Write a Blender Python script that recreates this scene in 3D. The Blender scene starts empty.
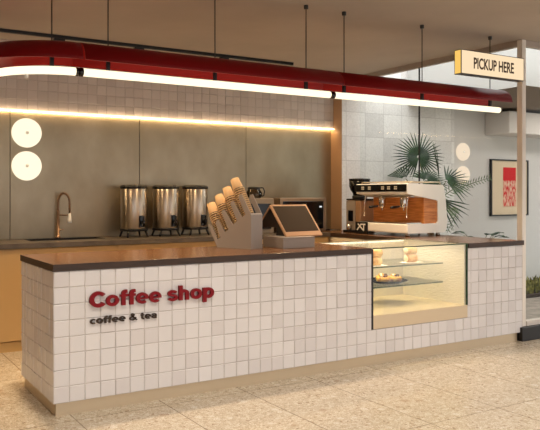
import bpy, bmesh, math, random
from math import sin, cos, pi, radians, sqrt, atan2
from mathutils import Vector, Matrix
random.seed(7)
scene = bpy.context.scene
COL = scene.collection

# ------------------------------------------------------------------ camera
F, U0, V0, H = 714.4, 270.0, 194.0, 1.388
TH = radians(31.92)
D = Vector((sin(TH), cos(TH), 0)); R = Vector((cos(TH), -sin(TH), 0))
CAM = Vector((-1.2215, -4.4877, H))
cam = bpy.data.cameras.new('camera'); cam_o = bpy.data.objects.new('camera', cam); COL.objects.link(cam_o)
cam_o.location = CAM
cam_o.rotation_euler = (radians(90), 0, -TH)
cam.sensor_width = 36.0; cam.lens = F * 36.0 / 540.0
cam.shift_y = -(215.0 - V0) / 540.0
cam.clip_start = 0.05
scene.camera = cam_o

def at_y(u, v, y):
    d = D + R * ((u - U0) / F) + Vector((0, 0, -(v - V0) / F))
    return CAM + d * ((y - CAM.y) / d.y)
def at_x(u, v, x):
    d = D + R * ((u - U0) / F) + Vector((0, 0, -(v - V0) / F))
    return CAM + d * ((x - CAM.x) / d.x)

# ------------------------------------------------------------------ materials
def lin(c):
    return tuple(((x / 255) / 12.92 if x / 255 <= 0.04045 else ((x / 255 + 0.055) / 1.055) ** 2.4) for x in c) + (1,)
def mat(name, rgb, rough=0.5, metal=0.0, **kw):
    m = bpy.data.materials.new(name); m.use_nodes = True
    b = m.node_tree.nodes['Principled BSDF']
    b.inputs['Base Color'].default_value = lin(rgb)
    b.inputs['Roughness'].default_value = rough; b.inputs['Metallic'].default_value = metal
    for k, v in kw.items(): b.inputs[k.replace('_', ' ')].default_value = v
    return m
def emit(name, rgb, s):
    m = bpy.data.materials.new(name); m.use_nodes = True
    nt = m.node_tree; nt.nodes.clear()
    o = nt.nodes.new('ShaderNodeOutputMaterial'); e = nt.nodes.new('ShaderNodeEmission')
    e.inputs[0].default_value = lin(rgb); e.inputs[1].default_value = s
    nt.links.new(e.outputs[0], o.inputs[0]); return m
def tree(m): return m.node_tree, m.node_tree.nodes['Principled BSDF']
def noise_color(m, rgb_a, rgb_b, scale=(1, 1, 1), nscale=5, detail=4, lo=0.35, hi=0.65, bump=0.0, bscale=None):
    nt, b = tree(m); N, L = nt.nodes, nt.links
    tc = N.new('ShaderNodeTexCoord'); mp = N.new('ShaderNodeMapping'); mp.inputs['Scale'].default_value = scale
    L.new(tc.outputs['Object'], mp.inputs[0])
    nz = N.new('ShaderNodeTexNoise'); nz.inputs['Scale'].default_value = nscale; nz.inputs['Detail'].default_value = detail
    L.new(mp.outputs[0], nz.inputs['Vector'])
    cr = N.new('ShaderNodeValToRGB'); cr.color_ramp.elements[0].position = lo; cr.color_ramp.elements[1].position = hi
    cr.color_ramp.elements[0].color = lin(rgb_a); cr.color_ramp.elements[1].color = lin(rgb_b)
    L.new(nz.outputs['Fac'], cr.inputs[0]); L.new(cr.outputs[0], b.inputs['Base Color'])
    if bump:
        bp = N.new('ShaderNodeBump'); bp.inputs['Strength'].default_value = bump; bp.inputs['Distance'].default_value = 0.01
        n2 = N.new('ShaderNodeTexNoise'); n2.inputs['Scale'].default_value = bscale or nscale * 4; n2.inputs['Detail'].default_value = 3
        L.new(mp.outputs[0], n2.inputs['Vector']); L.new(n2.outputs['Fac'], bp.inputs['Height']); L.new(bp.outputs[0], b.inputs['Normal'])
    return m

M = {}
M['tile_a'] = mat('glazed tile', (216, 212, 212), 0.2)
M['tile_b'] = mat('glazed tile warm', (211, 206, 206), 0.24)
M['tile_c'] = mat('glazed tile light', (220, 216, 216), 0.18)
M['grout'] = mat('grout', (176, 166, 160), 0.9)
M['btile_a'] = mat('band tile', (204, 194, 188), 0.35)
M['btile_b'] = mat('band tile warm', (199, 189, 183), 0.4)
M['btile_c'] = mat('band tile light', (208, 198, 192), 0.3)
M['walnut'] = noise_color(mat('walnut', (96, 58, 38), 0.22), (92, 60, 37), (116, 78, 48), (3, 30, 30), 2.2, 5)
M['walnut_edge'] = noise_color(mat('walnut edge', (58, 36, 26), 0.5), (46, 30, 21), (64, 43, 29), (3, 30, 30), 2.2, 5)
M['bronze'] = mat('bronze kick', (208, 190, 162), 0.36, 0.75)
M['steel_panel'] = noise_color(mat('steel panel', (150, 140, 122), 0.36, 0.75), (150, 138, 116), (168, 156, 134), (1, 1, 0.6), 3.0, 4, bump=0.08, bscale=60)
M['stone'] = noise_color(mat('stone top', (92, 82, 72), 0.35), (84, 74, 64), (104, 93, 82), (1, 1, 1), 9)
M['cabinet'] = mat('cabinet tan', (196, 160, 108), 0.45)
M['kick'] = mat('cabinet kick', (196, 160, 106), 0.5)
M['cream'] = mat('cream panel', (232, 222, 202), 0.5)
M['case_floor'] = mat('case floor', (204, 186, 152), 0.35)
M['case_kick'] = mat('case kick', (212, 192, 162), 0.35, 0.3)
M['black'] = mat('black', (18, 17, 17), 0.4)
M['black_gloss'] = mat('black gloss', (10, 10, 11), 0.12)
M['rubber'] = mat('rubber', (24, 22, 21), 0.7)
M['red'] = mat('red enamel', (112, 7, 10), 0.42, 0.0, Specular_IOR_Level=0.15)
M['red_inner_lit'] = mat('red inner enamel lit tone', (158, 20, 13), 0.5, 0.0, Specular_IOR_Level=0.2)  # brighter red paints the tube's light onto the shade's inside and rim
M['red_letter'] = mat('red letter', (124, 6, 20), 0.5, Specular_IOR_Level=0.25)
M['brown_letter'] = mat('brown letter', (60, 48, 40), 0.6, Specular_IOR_Level=0.25)
M['chrome'] = mat('chrome', (214, 208, 200), 0.14, 1.0)
M['brushed'] = mat('brushed steel', (206, 194, 178), 0.28, 1.0, Anisotropic=0.85, Anisotropic_Rotation=0.25)
M['tap_metal'] = mat('tap metal', (150, 122, 100), 0.3, 1.0)
M['oven_steel'] = mat('oven steel', (170, 146, 122), 0.35, 0.7)
M['grey_paint'] = mat('grey paint', (150, 138, 128), 0.5)
M['grey_box'] = mat('grey box', (138, 126, 112), 0.45)
M['holder'] = mat('holder grey', (154, 142, 132), 0.5)
M['cup'] = mat('kraft cup', (204, 164, 116), 0.65)
M['cup_lip'] = mat('kraft cup lip', (214, 180, 134), 0.65)
M['cup_gap_shade'] = mat('painted cup gap shade', (58, 34, 22), 0.7)  # dark brown ring paints in the shade between nested rims
M['peach'] = mat('peach metal', (180, 140, 106), 0.4, 0.3)
M['screen'] = mat('screen', (62, 52, 42), 0.15)
M['white_metal'] = mat('white metal', (250, 247, 241), 0.25)
M['wood_core'] = noise_color(mat('oiled wood', (176, 100, 44), 0.4), (184, 104, 44), (222, 146, 78), (4, 3, 40), 2.0, 5)
M['jamb'] = mat('tan jamb', (176, 142, 110), 0.5)
M['frame_grey'] = mat('frame grey', (170, 158, 148), 0.45, 0.2)
M['frame_brown'] = mat('frame brown', (128, 108, 94), 0.5)
M['post_lit'] = mat('post', (230, 222, 212), 0.45, 0.0)
M['sill'] = mat('sill', (206, 198, 190), 0.5)
M['white_wall'] = mat('white plaster', (214, 211, 210), 0.8)
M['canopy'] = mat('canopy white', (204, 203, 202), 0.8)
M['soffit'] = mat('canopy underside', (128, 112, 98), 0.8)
M['leaf'] = noise_color(mat('palm leaf', (44, 82, 50), 0.45), (26, 52, 36), (50, 84, 52), (1, 1, 1), 6)
M['leaf_pale'] = mat('palm frond', (110, 134, 92), 0.5)
M['stem'] = mat('stem', (92, 96, 56), 0.7)
M['trunk'] = noise_color(mat('trunk', (96, 74, 52), 0.9), (76, 58, 40), (116, 92, 66), (1, 1, 4), 12, bump=0.5)
M['pot'] = mat('pot', (92, 88, 84), 0.7)
M['soil'] = mat('soil', (58, 44, 34), 0.95)
M['moss'] = noise_color(mat('moss', (110, 118, 52), 0.8), (84, 92, 40), (164, 158, 78), (1, 1, 1), 20)
M['bun'] = noise_color(mat('bun', (226, 170, 92), 0.55), (206, 138, 60), (244, 212, 150), (1, 1, 1), 14)
M['filling'] = mat('filling', (248, 226, 176), 0.6)
M['paper'] = mat('paper', (246, 238, 222), 0.8)
M['pastry'] = noise_color(mat('pastry', (224, 160, 50), 0.45), (190, 110, 30), (244, 196, 80), (1, 1, 1), 30)
M['icing'] = mat('icing', (250, 240, 214), 0.4)
M['berry'] = mat('dark berry', (86, 44, 26), 0.4)
M['mat_board'] = mat('mat board', (226, 206, 178), 0.8)
M['ac'] = mat('duct white', (214, 208, 204), 0.7)
M['tube'] = emit('tube light', (255, 240, 206), 1.4)
M['led'] = emit('led strip', (255, 222, 176), 9.0)
M['led_down'] = emit('led strip down', (255, 212, 150), 28.0)
M['case_led'] = emit('case led', (255, 236, 205), 2.5)
M['wall_lamp'] = emit('wall lamp', (255, 240, 208), 1.15)
M['wall_lamp_far'] = emit('wall lamp far', (246, 222, 198), 1.05)
M['sign_face'] = emit('sign face', (252, 224, 184), 0.95)
M['sign_side'] = emit('sign side', (250, 200, 104), 0.95)
M['sign_text'] = mat('sign text', (70, 46, 30), 0.6)
M['button'] = emit('lit button', (255, 214, 160), 0.5)
M['digits'] = emit('clock digits', (235, 238, 240), 0.9)

def glass_mat(name, tint, refl, ior=1.5, rough=0.0):
    m = bpy.data.materials.new(name); m.use_nodes = True
    nt = m.node_tree; N, L = nt.nodes, nt.links; N.clear()
    o = N.new('ShaderNodeOutputMaterial'); t = N.new('ShaderNodeBsdfTransparent'); g = N.new('ShaderNodeBsdfGlossy')
    t.inputs[0].default_value = lin(tint); g.inputs['Roughness'].default_value = rough
    fr = N.new('ShaderNodeFresnel'); fr.inputs[0].default_value = ior
    mu = N.new('ShaderNodeMath'); mu.operation = 'MULTIPLY'; mu.inputs[1].default_value = refl
    L.new(fr.outputs[0], mu.inputs[0])
    mx = N.new('ShaderNodeMixShader'); L.new(mu.outputs[0], mx.inputs[0]); L.new(t.outputs[0], mx.inputs[1]); L.new(g.outputs[0], mx.inputs[2])
    L.new(mx.outputs[0], o.inputs[0]); return m
M['glass'] = glass_mat('clear glass', (248, 250, 248), 0.03)
M['glass_case'] = glass_mat('case glass', (252, 253, 250), 0.3)
M['glass_edge'] = mat('glass edge', (30, 62, 40), 0.2)
M['glass_jug'] = glass_mat('jug glass', (206, 196, 180), 1.0, 1.6)

# terrazzo floor
def terrazzo():
    m = mat('terrazzo', (214, 190, 152), 0.26); nt, b = tree(m); N, L = nt.nodes, nt.links
    tc = N.new('ShaderNodeTexCoord')
    def vor(scale, feat='F1'):
        v = N.new('ShaderNodeTexVoronoi'); v.inputs['Scale'].default_value = scale; v.feature = feat
        L.new(tc.outputs['Object'], v.inputs['Vector']); return v
    def ramp(src, els, inter='LINEAR'):
        r = N.new('ShaderNodeValToRGB'); r.color_ramp.interpolation = inter
        while len(r.color_ramp.elements) < len(els): r.color_ramp.elements.new(0.5)
        for e, (p, c) in zip(r.color_ramp.elements, els): e.position = p; e.color = lin(c)
        L.new(src, r.inputs[0]); return r
    def mix(f, a, c, mode='MIX'):
        x = N.new('ShaderNodeMix'); x.data_type = 'RGBA'; x.blend_type = mode
        if isinstance(f, float): x.inputs[0].default_value = f
        else: L.new(f, x.inputs[0])
        for s, i in ((a, 6), (c, 7)):
            if isinstance(s, tuple): x.inputs[i].default_value = s
            else: L.new(s, x.inputs[i])
        return x.outputs[2]
    # distort the coords so chips look broken
    nz = N.new('ShaderNodeTexNoise'); nz.inputs['Scale'].default_value = 14; L.new(tc.outputs['Object'], nz.inputs['Vector'])
    big = vor(12); sml = vor(60)
    sepb = N.new('ShaderNodeSeparateColor'); L.new(big.outputs['Color'], sepb.inputs[0])
    seps = N.new('ShaderNodeSeparateColor'); L.new(sml.outputs['Color'], seps.inputs[0])
    cbig = ramp(sepb.outputs[0], [(0.0, (196, 182, 160)), (0.3, (206, 193, 172)), (0.55, (199, 185, 163)), (0.8, (216, 205, 188)), (0.96, (182, 160, 134))], 'CONSTANT')
    csml = ramp(seps.outputs[1], [(0.0, (190, 175, 152)), (0.35, (202, 188, 167)), (0.7, (212, 200, 180)), (0.95, (168, 146, 120))], 'CONSTANT')
    add = N.new('ShaderNodeMath'); add.operation = 'ADD'; L.new(big.outputs['Distance'], add.inputs[0])
    sc = N.new('ShaderNodeMath'); sc.operation = 'MULTIPLY'; sc.inputs[1].default_value = 0.5; L.new(nz.outputs['Fac'], sc.inputs[0]); L.new(sc.outputs[0], add.inputs[1])
    mask = ramp(add.outputs[0], [(0.52, (255, 255, 255)), (0.58, (0, 0, 0))])
    cc = mix(mask.outputs[0], csml.outputs[0], cbig.outputs[0])
    n3 = N.new('ShaderNodeTexNoise'); n3.inputs['Scale'].default_value = 120; L.new(tc.outputs['Object'], n3.inputs['Vector'])
    gr = ramp(n3.outputs['Fac'], [(0.34, (184, 180, 174)), (0.66, (255, 255, 255))])
    cc = mix(0.8, cc, gr.outputs[0], 'MULTIPLY')
    # joints
    mp = N.new('ShaderNodeMapping'); mp.inputs['Location'].default_value = (-0.087 + 6.0, 1.34 + 12.0, 0); L.new(tc.outputs['Object'], mp.inputs[0])
    br = N.new('ShaderNodeTexBrick'); br.offset = 0.0; br.inputs['Scale'].default_value = 1.0
    br.inputs['Brick Width'].default_value = 0.6; br.inputs['Row Height'].default_value = 1.2; br.inputs['Mortar Size'].default_value = 0.004; br.inputs['Mortar Smooth'].default_value = 0.1
    br.inputs['Color1'].default_value = (1, 1, 1, 1); br.inputs['Color2'].default_value = (0.93, 0.93, 0.93, 1); br.inputs['Mortar'].default_value = (0.5, 0.44, 0.38, 1)
    L.new(mp.outputs[0], br.inputs[0])
    cc = mix(1.0, cc, br.outputs[0], 'MULTIPLY')
    L.new(cc, b.inputs['Base Color'])
    return m
M['terrazzo'] = terrazzo()

def concrete_tiles():
    m = mat('concrete tile', (196, 192, 190), 0.75); nt, b = tree(m); N, L = nt.nodes, nt.links
    tc = N.new('ShaderNodeTexCoord'); sp = N.new('ShaderNodeSeparateXYZ'); L.new(tc.outputs['Object'], sp.inputs[0])
    cb = N.new('ShaderNodeCombineXYZ'); L.new(sp.outputs[0], cb.inputs[0]); L.new(sp.outputs[2], cb.inputs[1])
    br = N.new('ShaderNodeTexBrick'); br.offset = 0.0; br.inputs['Scale'].default_value = 1.0
    br.inputs['Brick Width'].default_value = 0.3; br.inputs['Row Height'].default_value = 0.3; br.inputs['Mortar Size'].default_value = 0.003; br.inputs['Bias'].default_value = -0.35
    br.inputs['Color1'].default_value = lin((244, 242, 241)); br.inputs['Color2'].default_value = lin((216, 213, 212)); br.inputs['Mortar'].default_value = lin((206, 203, 202))
    L.new(cb.outputs[0], br.inputs[0])
    nz = N.new('ShaderNodeTexNoise'); nz.inputs['Scale'].default_value = 45; nz.inputs['Detail'].default_value = 5; L.new(tc.outputs['Object'], nz.inputs['Vector'])
    cr = N.new('ShaderNodeValToRGB'); cr.color_ramp.elements[0].position = 0.3; cr.color_ramp.elements[0].color = (0.84, 0.84, 0.84, 1); cr.color_ramp.elements[1].position = 0.62
    L.new(nz.outputs['Fac'], cr.inputs[0])
    mx = N.new('ShaderNodeMix'); mx.data_type = 'RGBA'; mx.blend_type = 'MULTIPLY'; mx.inputs[0].default_value = 0.8
    L.new(br.outputs[0], mx.inputs[6]); L.new(cr.outputs[0], mx.inputs[7]); L.new(mx.outputs[2], b.inputs['Base Color'])
    bp = N.new('ShaderNodeBump'); bp.inputs['Strength'].default_value = 0.35; bp.inputs['Distance'].default_value = 0.01
    L.new(nz.outputs['Fac'], bp.inputs['Height']); L.new(bp.outputs[0], b.inputs['Normal'])
    return m
M['concrete'] = concrete_tiles()
M['ceiling'] = noise_color(mat('ceiling plaster', (186, 170, 154), 0.85), (170, 158, 147), (178, 166, 155), (1, 1, 1), 1.5)
M['plain_wall'] = mat('warm wall', (202, 184, 164), 0.8)
M['paving'] = noise_color(mat('paving', (150, 140, 132), 0.7), (138, 128, 120), (166, 156, 146), (1, 1, 1), 8)
M['case_side'] = mat('case side', (238, 230, 210), 0.55)
def ribbed(m):
    nt, b = tree(m); N, L = nt.nodes, nt.links
    tc = N.new('ShaderNodeTexCoord'); mp = N.new('ShaderNodeMapping'); mp.inputs['Scale'].default_value = (1, 8, 40); L.new(tc.outputs['Object'], mp.inputs[0])
    nz = N.new('ShaderNodeTexNoise'); nz.inputs['Scale'].default_value = 2.5; L.new(mp.outputs[0], nz.inputs['Vector'])
    bp = N.new('ShaderNodeBump'); bp.inputs['Strength'].default_value = 0.5; bp.inputs['Distance'].default_value = 0.02
    L.new(nz.outputs['Fac'], bp.inputs['Height']); L.new(bp.outputs[0], b.inputs['Normal'])
ribbed(M['case_side'])
def art():
    m = mat('red print', (210, 30, 40), 0.8); nt, b = tree(m); N, L = nt.nodes, nt.links
    tc = N.new('ShaderNodeTexCoord'); sp = N.new('ShaderNodeSeparateXYZ'); L.new(tc.outputs['Object'], sp.inputs[0])
    mp = N.new('ShaderNodeMapping'); mp.inputs['Scale'].default_value = (60, 1, 14); L.new(tc.outputs['Object'], mp.inputs[0])
    nz = N.new('ShaderNodeTexNoise'); nz.inputs['Scale'].default_value = 1.0; nz.inputs['Detail'].default_value = 5; L.new(mp.outputs[0], nz.inputs['Vector'])
    # object z runs from the print's bottom (0) to its top (0.56): the upper third solid, scratchier lower down
    rg = N.new('ShaderNodeMapRange'); rg.inputs['From Min'].default_value = 0.37; rg.inputs['From Max'].default_value = 0.385; rg.inputs['To Min'].default_value = 0.0; rg.inputs['To Max'].default_value = 0.6
    L.new(sp.outputs[2], rg.inputs[0])
    ad = N.new('ShaderNodeMath'); ad.operation = 'ADD'; L.new(nz.outputs['Fac'], ad.inputs[0]); L.new(rg.outputs[0], ad.inputs[1])
    cr = N.new('ShaderNodeValToRGB'); cr.color_ramp.elements[0].position = 0.42; cr.color_ramp.elements[1].position = 0.58
    cr.color_ramp.elements[0].color = lin((232, 196, 172)); cr.color_ramp.elements[1].color = lin((212, 30, 38))
    L.new(ad.outputs[0], cr.inputs[0]); L.new(cr.outputs[0], b.inputs['Base Color'])
    return m
M['art'] = art()

# ------------------------------------------------------------------ mesh helpers
def box(bm, x0, x1, y0, y1, z0, z1, bev=0.0, mi=0):
    t = bmesh.new()
    v = [t.verts.new((x, y, z)) for x in (x0, x1) for y in (y0, y1) for z in (z0, z1)]
    for f in ((0, 1, 3, 2), (4, 6, 7, 5), (0, 4, 5, 1), (2, 3, 7, 6), (0, 2, 6, 4), (1, 5, 7, 3)): t.faces.new([v[i] for i in f])
    if bev: bmesh.ops.bevel(t, geom=t.edges[:], offset=bev, segments=2, affect='EDGES', profile=0.5)
    merge(bm, t, mi)
def merge(bm, t, mi=0, mtx=None):
    if mtx is not None: bmesh.ops.transform(t, matrix=mtx, verts=t.verts)
    bmesh.ops.recalc_face_normals(t, faces=t.faces)
    mp = {v: bm.verts.new(v.co) for v in t.verts}
    for f in t.faces:
        try:
            n = bm.faces.new([mp[v] for v in f.verts]); n.material_index = mi; n.smooth = f.smooth
        except ValueError: pass
    t.free()
def lathe(bm, prof, c=(0, 0, 0), seg=32, mi=0, axis=None):
    """prof: (r, z) list; axis: direction the local z points"""
    t = bmesh.new(); rings = []
    for r, z in prof:
        if r < 1e-6: rings.append([t.verts.new((0, 0, z))])
        else: rings.append([t.verts.new((r * cos(2 * pi * k / seg), r * sin(2 * pi * k / seg), z)) for k in range(seg)])
    for a, b in zip(rings[:-1], rings[1:]):
        for k in range(seg):
            k2 = (k + 1) % seg
            q = [a[k % len(a)], a[k2 % len(a)], b[k2 % len(b)], b[k % len(b)]]
            q = list(dict.fromkeys(q))
            if len(q) > 2:
                f = t.faces.new(q); f.smooth = True
    for ring in (rings[0], rings[-1]):
        if len(ring) > 2: t.faces.new(ring)
    m = Matrix.Translation(c)
    if axis is not None: m = m @ Vector((0, 0, 1)).rotation_difference(Vector(axis)).to_matrix().to_4x4()
    merge(bm, t, mi, m)
def tube(bm, pts, r, seg=10, mi=0, cap=True):
    pts = [Vector(p) for p in pts]; n = len(pts); t = bmesh.new(); rings = []
    rs = r if isinstance(r, (list, tuple)) else [r] * n
    prev = None
    for i, p in enumerate(pts):
        d = (pts[min(i + 1, n - 1)] - pts[max(i - 1, 0)]).normalized()
        if prev is None:
            a = d.orthogonal().normalized()
        else:
            a = (prev - d * prev.dot(d)).normalized()
        prev = a; b = d.cross(a)
        rings.append([t.verts.new(p + (a * cos(2 * pi * k / seg) + b * sin(2 * pi * k / seg)) * rs[i]) for k in range(seg)])
    for a, b in zip(rings[:-1], rings[1:]):
        for k in range(seg):
            f = t.faces.new((a[k], a[(k + 1) % seg], b[(k + 1) % seg], b[k])); f.smooth = True
    if cap: t.faces.new(rings[0]); t.faces.new(rings[-1])
    merge(bm, t, mi)
def prism(bm, poly, o, ex, ey, ez, th, mi=0, bev=0.0):
    """poly (a,b) in plane o + a*ex + b*ey, extruded th along ez"""
    t = bmesh.new(); o, ex, ey, ez = map(Vector, (o, ex, ey, ez))
    a = [t.verts.new(o + ex * p + ey * q) for p, q in poly]; b = [t.verts.new(v.co + ez * th) for v in a]
    t.faces.new(a); t.faces.new(b[::-1]); n = len(a)
    for i in range(n): t.faces.new((a[i], a[(i + 1) % n], b[(i + 1) % n], b[i]))
    if bev:
        bmesh.ops.recalc_face_normals(t, faces=t.faces)
        bmesh.ops.bevel(t, geom=t.edges[:], offset=bev, segments=2, affect='EDGES')
    merge(bm, t, mi)
def obj(name, bm, mats, parent=None, origin=None):
    me = bpy.data.meshes.new(name)
    if origin is not None: bmesh.ops.translate(bm, verts=bm.verts, vec=-Vector(origin))
    bm.to_mesh(me); bm.free()
    for m in (mats if isinstance(mats, (list, tuple)) else [mats]): me.materials.append(m)
    o = bpy.data.objects.new(name, me); COL.objects.link(o)
    if origin is not None: o.location = origin
    if parent is not None:
        o.parent = parent
        bpy.context.view_layer.update()
        o.matrix_parent_inverse = parent.matrix_world.inverted()
    return o
def thing(name, label, cat, loc, group=None):
    o = bpy.data.objects.new(name, None); COL.objects.link(o); o.location = loc; o.empty_display_size = 0.1
    return tag(o, label, cat, group)
def tag(o, label, cat, group=None):
    o['label'] = label; o['category'] = cat
    if group: o['group'] = group
    return o
def struct(o): o['kind'] = 'structure'; return o
def B(*boxes, bev=0.0):
    bm = bmesh.new()
    for b in boxes: box(bm, *b, bev=bev)
    return bm
def NB(): return bmesh.new()

# tiled rectangle: one mesh of slightly pillowed tiles over grout. plane 'front' (normal -y) or 'left' (normal -x)
def tiles(bm, plane, a0, a1, z0, z1, pos, pitch_a, pitch_z, holes=(), gap=0.0024, th=0.004, tilt=0.0016):
    na = int(math.ceil((a1 - a0) / pitch_a - 1e-4)); nz = int(math.ceil((z1 - z0) / pitch_z - 1e-4))
    def P(a, z, d): return (a, pos - d, z) if plane == 'front' else (pos - d, a, z)
    for i in range(na):
        for j in range(nz):
            ra, rb = a0 + i * pitch_a, min(a0 + (i + 1) * pitch_a, a1)
            sa, sb = z0 + j * pitch_z, min(z0 + (j + 1) * pitch_z, z1)
            rects = [(ra, rb, sa, sb)]
            for (h0, h1, k0, k1) in holes:
                nr = []
                for (p, q, s, t) in rects:
                    if q <= h0 + 1e-5 or p >= h1 - 1e-5 or t <= k0 + 1e-5 or s >= k1 - 1e-5: nr.append((p, q, s, t)); continue
                    if p < h0: nr.append((p, h0, s, t))
                    if q > h1: nr.append((h1, q, s, t))
                    p2, q2 = max(p, h0), min(q, h1)
                    if s < k0: nr.append((p2, q2, s, k0))
                    if t > k1: nr.append((p2, q2, k1, t))
                rects = nr
            mi = random.choice((0, 0, 1, 2)); tl = [random.uniform(-tilt, tilt) for _ in range(3)]
            for (p, q, s, t) in rects:
                if q - p < 0.012 or t - s < 0.012: continue
                g = gap / 2; c = 0.004
                base = [P(x, z, 0) for x, z in ((p + g, s + g), (q - g, s + g), (q - g, t - g), (p + g, t - g))]
                top = []
                for x, z in ((p + g + c, s + g + c), (q - g - c, s + g + c), (q - g - c, t - g - c), (p + g + c, t - g - c)):
                    top.append(P(x, z, th + tl[0] * 0.6 + tl[1] * (1 if x > (p + q) / 2 else -1) + tl[2] * (1 if z > (s + t) / 2 else -1)))
                vb = [bm.verts.new(v) for v in base]; vt = [bm.verts.new(v) for v in top]
                fs = [bm.faces.new(vt)] + [bm.faces.new((vb[k], vb[(k + 1) % 4], vt[(k + 1) % 4], vt[k])) for k in range(4)]
                for f in fs: f.material_index = mi

# ------------------------------------------------------------------ setting
CEIL = 2.857
struct(obj('floor', B((-6, 12, -9, 2.66, -0.1, 0)), M['terrazzo']))
struct(obj('floor_outside', B((4.47, 12, 0.06, 2.45, 0.0, 0.004)), M['paving']))
bm = NB(); box(bm, -6, 9, -7, 0.06, CEIL, CEIL + 0.12); box(bm, -6, 4.45, 0.06, 2.9, CEIL, CEIL + 0.12)
struct(obj('ceiling', bm, M['ceiling']))
bm = NB(); xs = [-3.7, -2.37, -1.03, 0.288, 1.604, 2.905, 4.13]
for a, b in zip(xs[:-1], xs[1:]): box(bm, a + 0.003, b - 0.003, 2.66, 2.68, 0.951, 2.3, bev=0.0015)
box(bm, -3.7, 4.13, 2.672, 2.69, 0.95, 2.3, mi=1); box(bm, -6, 4.13, 2.69, 2.85, 0, 2.3, mi=1)
struct(obj('wall_back', bm, [M['steel_panel'], M['black']]))
bm = NB(); box(bm, -6, 4.125, 2.61, 2.85, 2.192, CEIL, mi=3); tiles(bm, 'front', -3.7, 4.122, 2.196, CEIL, 2.61, 0.0985, 0.0985)
struct(obj('wall_bulkhead', bm, [M['btile_a'], M['btile_b'], M['btile_c'], M['grout']]))
struct(obj('wall_left', B((-6.1, -6, -9, 2.85, 0, CEIL)), M['plain_wall']))
struct(obj('wall_right', B((4.135, 6.06, 2.45, 2.7, 0, 4.6)), M['concrete']))
struct(obj('wall_outside', B((6.06, 12, 2.452, 2.7, 0, 4.6)), M['white_wall']))
struct(obj('trim_1', B((4.125, 4.135, 2.448, 2.69, 0.951, CEIL)), M['jamb']))
# glazed partition: corner post, head rails, black base, panes
bm = NB(); box(bm, 4.394, 4.448, 0.0, 0.062, 0.0, CEIL - 0.0, bev=0.004)
struct(obj('trim_2', bm, M['post_lit']))
bm = NB(); box(bm, 4.40, 4.445, 0.062, 2.449, CEIL - 0.06, CEIL, bev=0.003); box(bm, 4.448, 12, 0.008, 0.055, CEIL - 0.06, CEIL, bev=0.003)
struct(obj('trim_3', bm, M['frame_grey']))
bm = NB(); box(bm, 4.34, 12, -0.045, 0.065, 0.0, 0.13, bev=0.004)
bm2 = NB(); box(bm2, 4.449, 12, -0.012, 0.06, 0.1305, 0.178, bev=0.003)
struct(obj('baseboard_front', bm, M['black'])); struct(obj('trim_4', bm2, M['sill']))
bm = NB(); box(bm, 4.418, 4.428, 0.063, 1.408, 0.0, CEIL - 0.06); box(bm, 4.418, 4.428, 1.42, 2.449, 0.0, CEIL - 0.06)
struct(obj('window_1', bm, M['glass']))
struct(obj('trim_5', B((4.416, 4.430, 1.408, 1.42, 0.0, CEIL - 0.06)), M['black']))
struct(obj('window_2', B((4.449, 12, 0.026, 0.036, 0.178, CEIL - 0.06)), M['glass']))
# beyond the glass: canopy, duct, skirting
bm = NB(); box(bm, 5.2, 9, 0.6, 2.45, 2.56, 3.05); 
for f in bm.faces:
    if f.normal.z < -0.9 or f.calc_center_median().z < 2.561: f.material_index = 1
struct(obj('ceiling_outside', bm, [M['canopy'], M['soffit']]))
bm = NB(); box(bm, 6.66, 8.9, 2.02, 2.451, 2.215, 2.52, bev=0.015)
struct(obj('trim_6', bm, M['ac']))
struct(obj('baseboard_outside', B((4.5, 12, 2.43, 2.45, 0.004, 0.12)), M['black']))

# ------------------------------------------------------------------ front counter
HX0, HX1, HZ = 2.54, 3.633, 0.29
TP = 0.1033
ct = thing('serving_counter', 'long coffee counter clad in glossy white square tiles with a bronze plinth', 'counter', (2.18, 0.42, 0))
bm = NB(); box(bm, -0.014, HX0 - 0.012, -0.013, 0.84, 0.081, 0.905); box(bm, HX0 - 0.012, HX1 + 0.01, -0.013, 0.84, 0.081, HZ - 0.003); box(bm, HX1 + 0.01, 4.38, -0.013, 0.84, 0.081, 0.905)
obj('carcass', bm, M['grout'], ct)
bm = NB(); tiles(bm, 'front', -0.02, 4.375, 0.08, 0.906, -0.0132, 0.1, TP, holes=[(HX0 - 0.006, HX1 + 0.004, HZ - 0.002, 1.0)])
tiles(bm, 'left', -0.019, 0.838, 0.08, 0.906, -0.0142, 0.1, TP)
obj('tile_cladding', bm, [M['tile_a'], M['tile_b'], M['tile_c']], ct)
obj('plinth', B((0.0, 4.32, 0.0, 0.82, 0.0, 0.08)), M['bronze'], ct)

wt = thing('worktop', 'walnut worktop along the long tiled counter, left of the glass case', 'worktop', (1.26, 0.41, 0.906))
bm = NB(); box(bm, -0.024, HX0 - 0.012, -0.026, 0.85, 0.906, 0.95, bev=0.002)
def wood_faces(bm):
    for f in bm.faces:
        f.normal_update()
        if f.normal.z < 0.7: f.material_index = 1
wood_faces(bm); obj('slab', bm, [M['walnut'], M['walnut_edge']], wt)
rt = thing('worktop', 'walnut worktop under the espresso machine, right of the glass case', 'worktop', (3.99, 1.2, 0.906))
bm = NB(); box(bm, HX1 + 0.012, 4.39, -0.026, 0.851, 0.906, 0.95, bev=0.002); box(bm, HX1 + 0.012, 4.414, 0.85, 2.447, 0.906, 0.95, bev=0.002)
wood_faces(bm); obj('slab', bm, [M['walnut'], M['walnut_edge']], rt)
rc = thing('return_cabinet', 'cream cabinet under the espresso machine, joining front counter and back wall', 'cabinet', (4.0, 1.4, 0))
bm = NB(); box(bm, 3.66, 4.41, 0.845, 2.44, 0.08, 0.906); obj('body', bm, M['cream'], rc)
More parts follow.
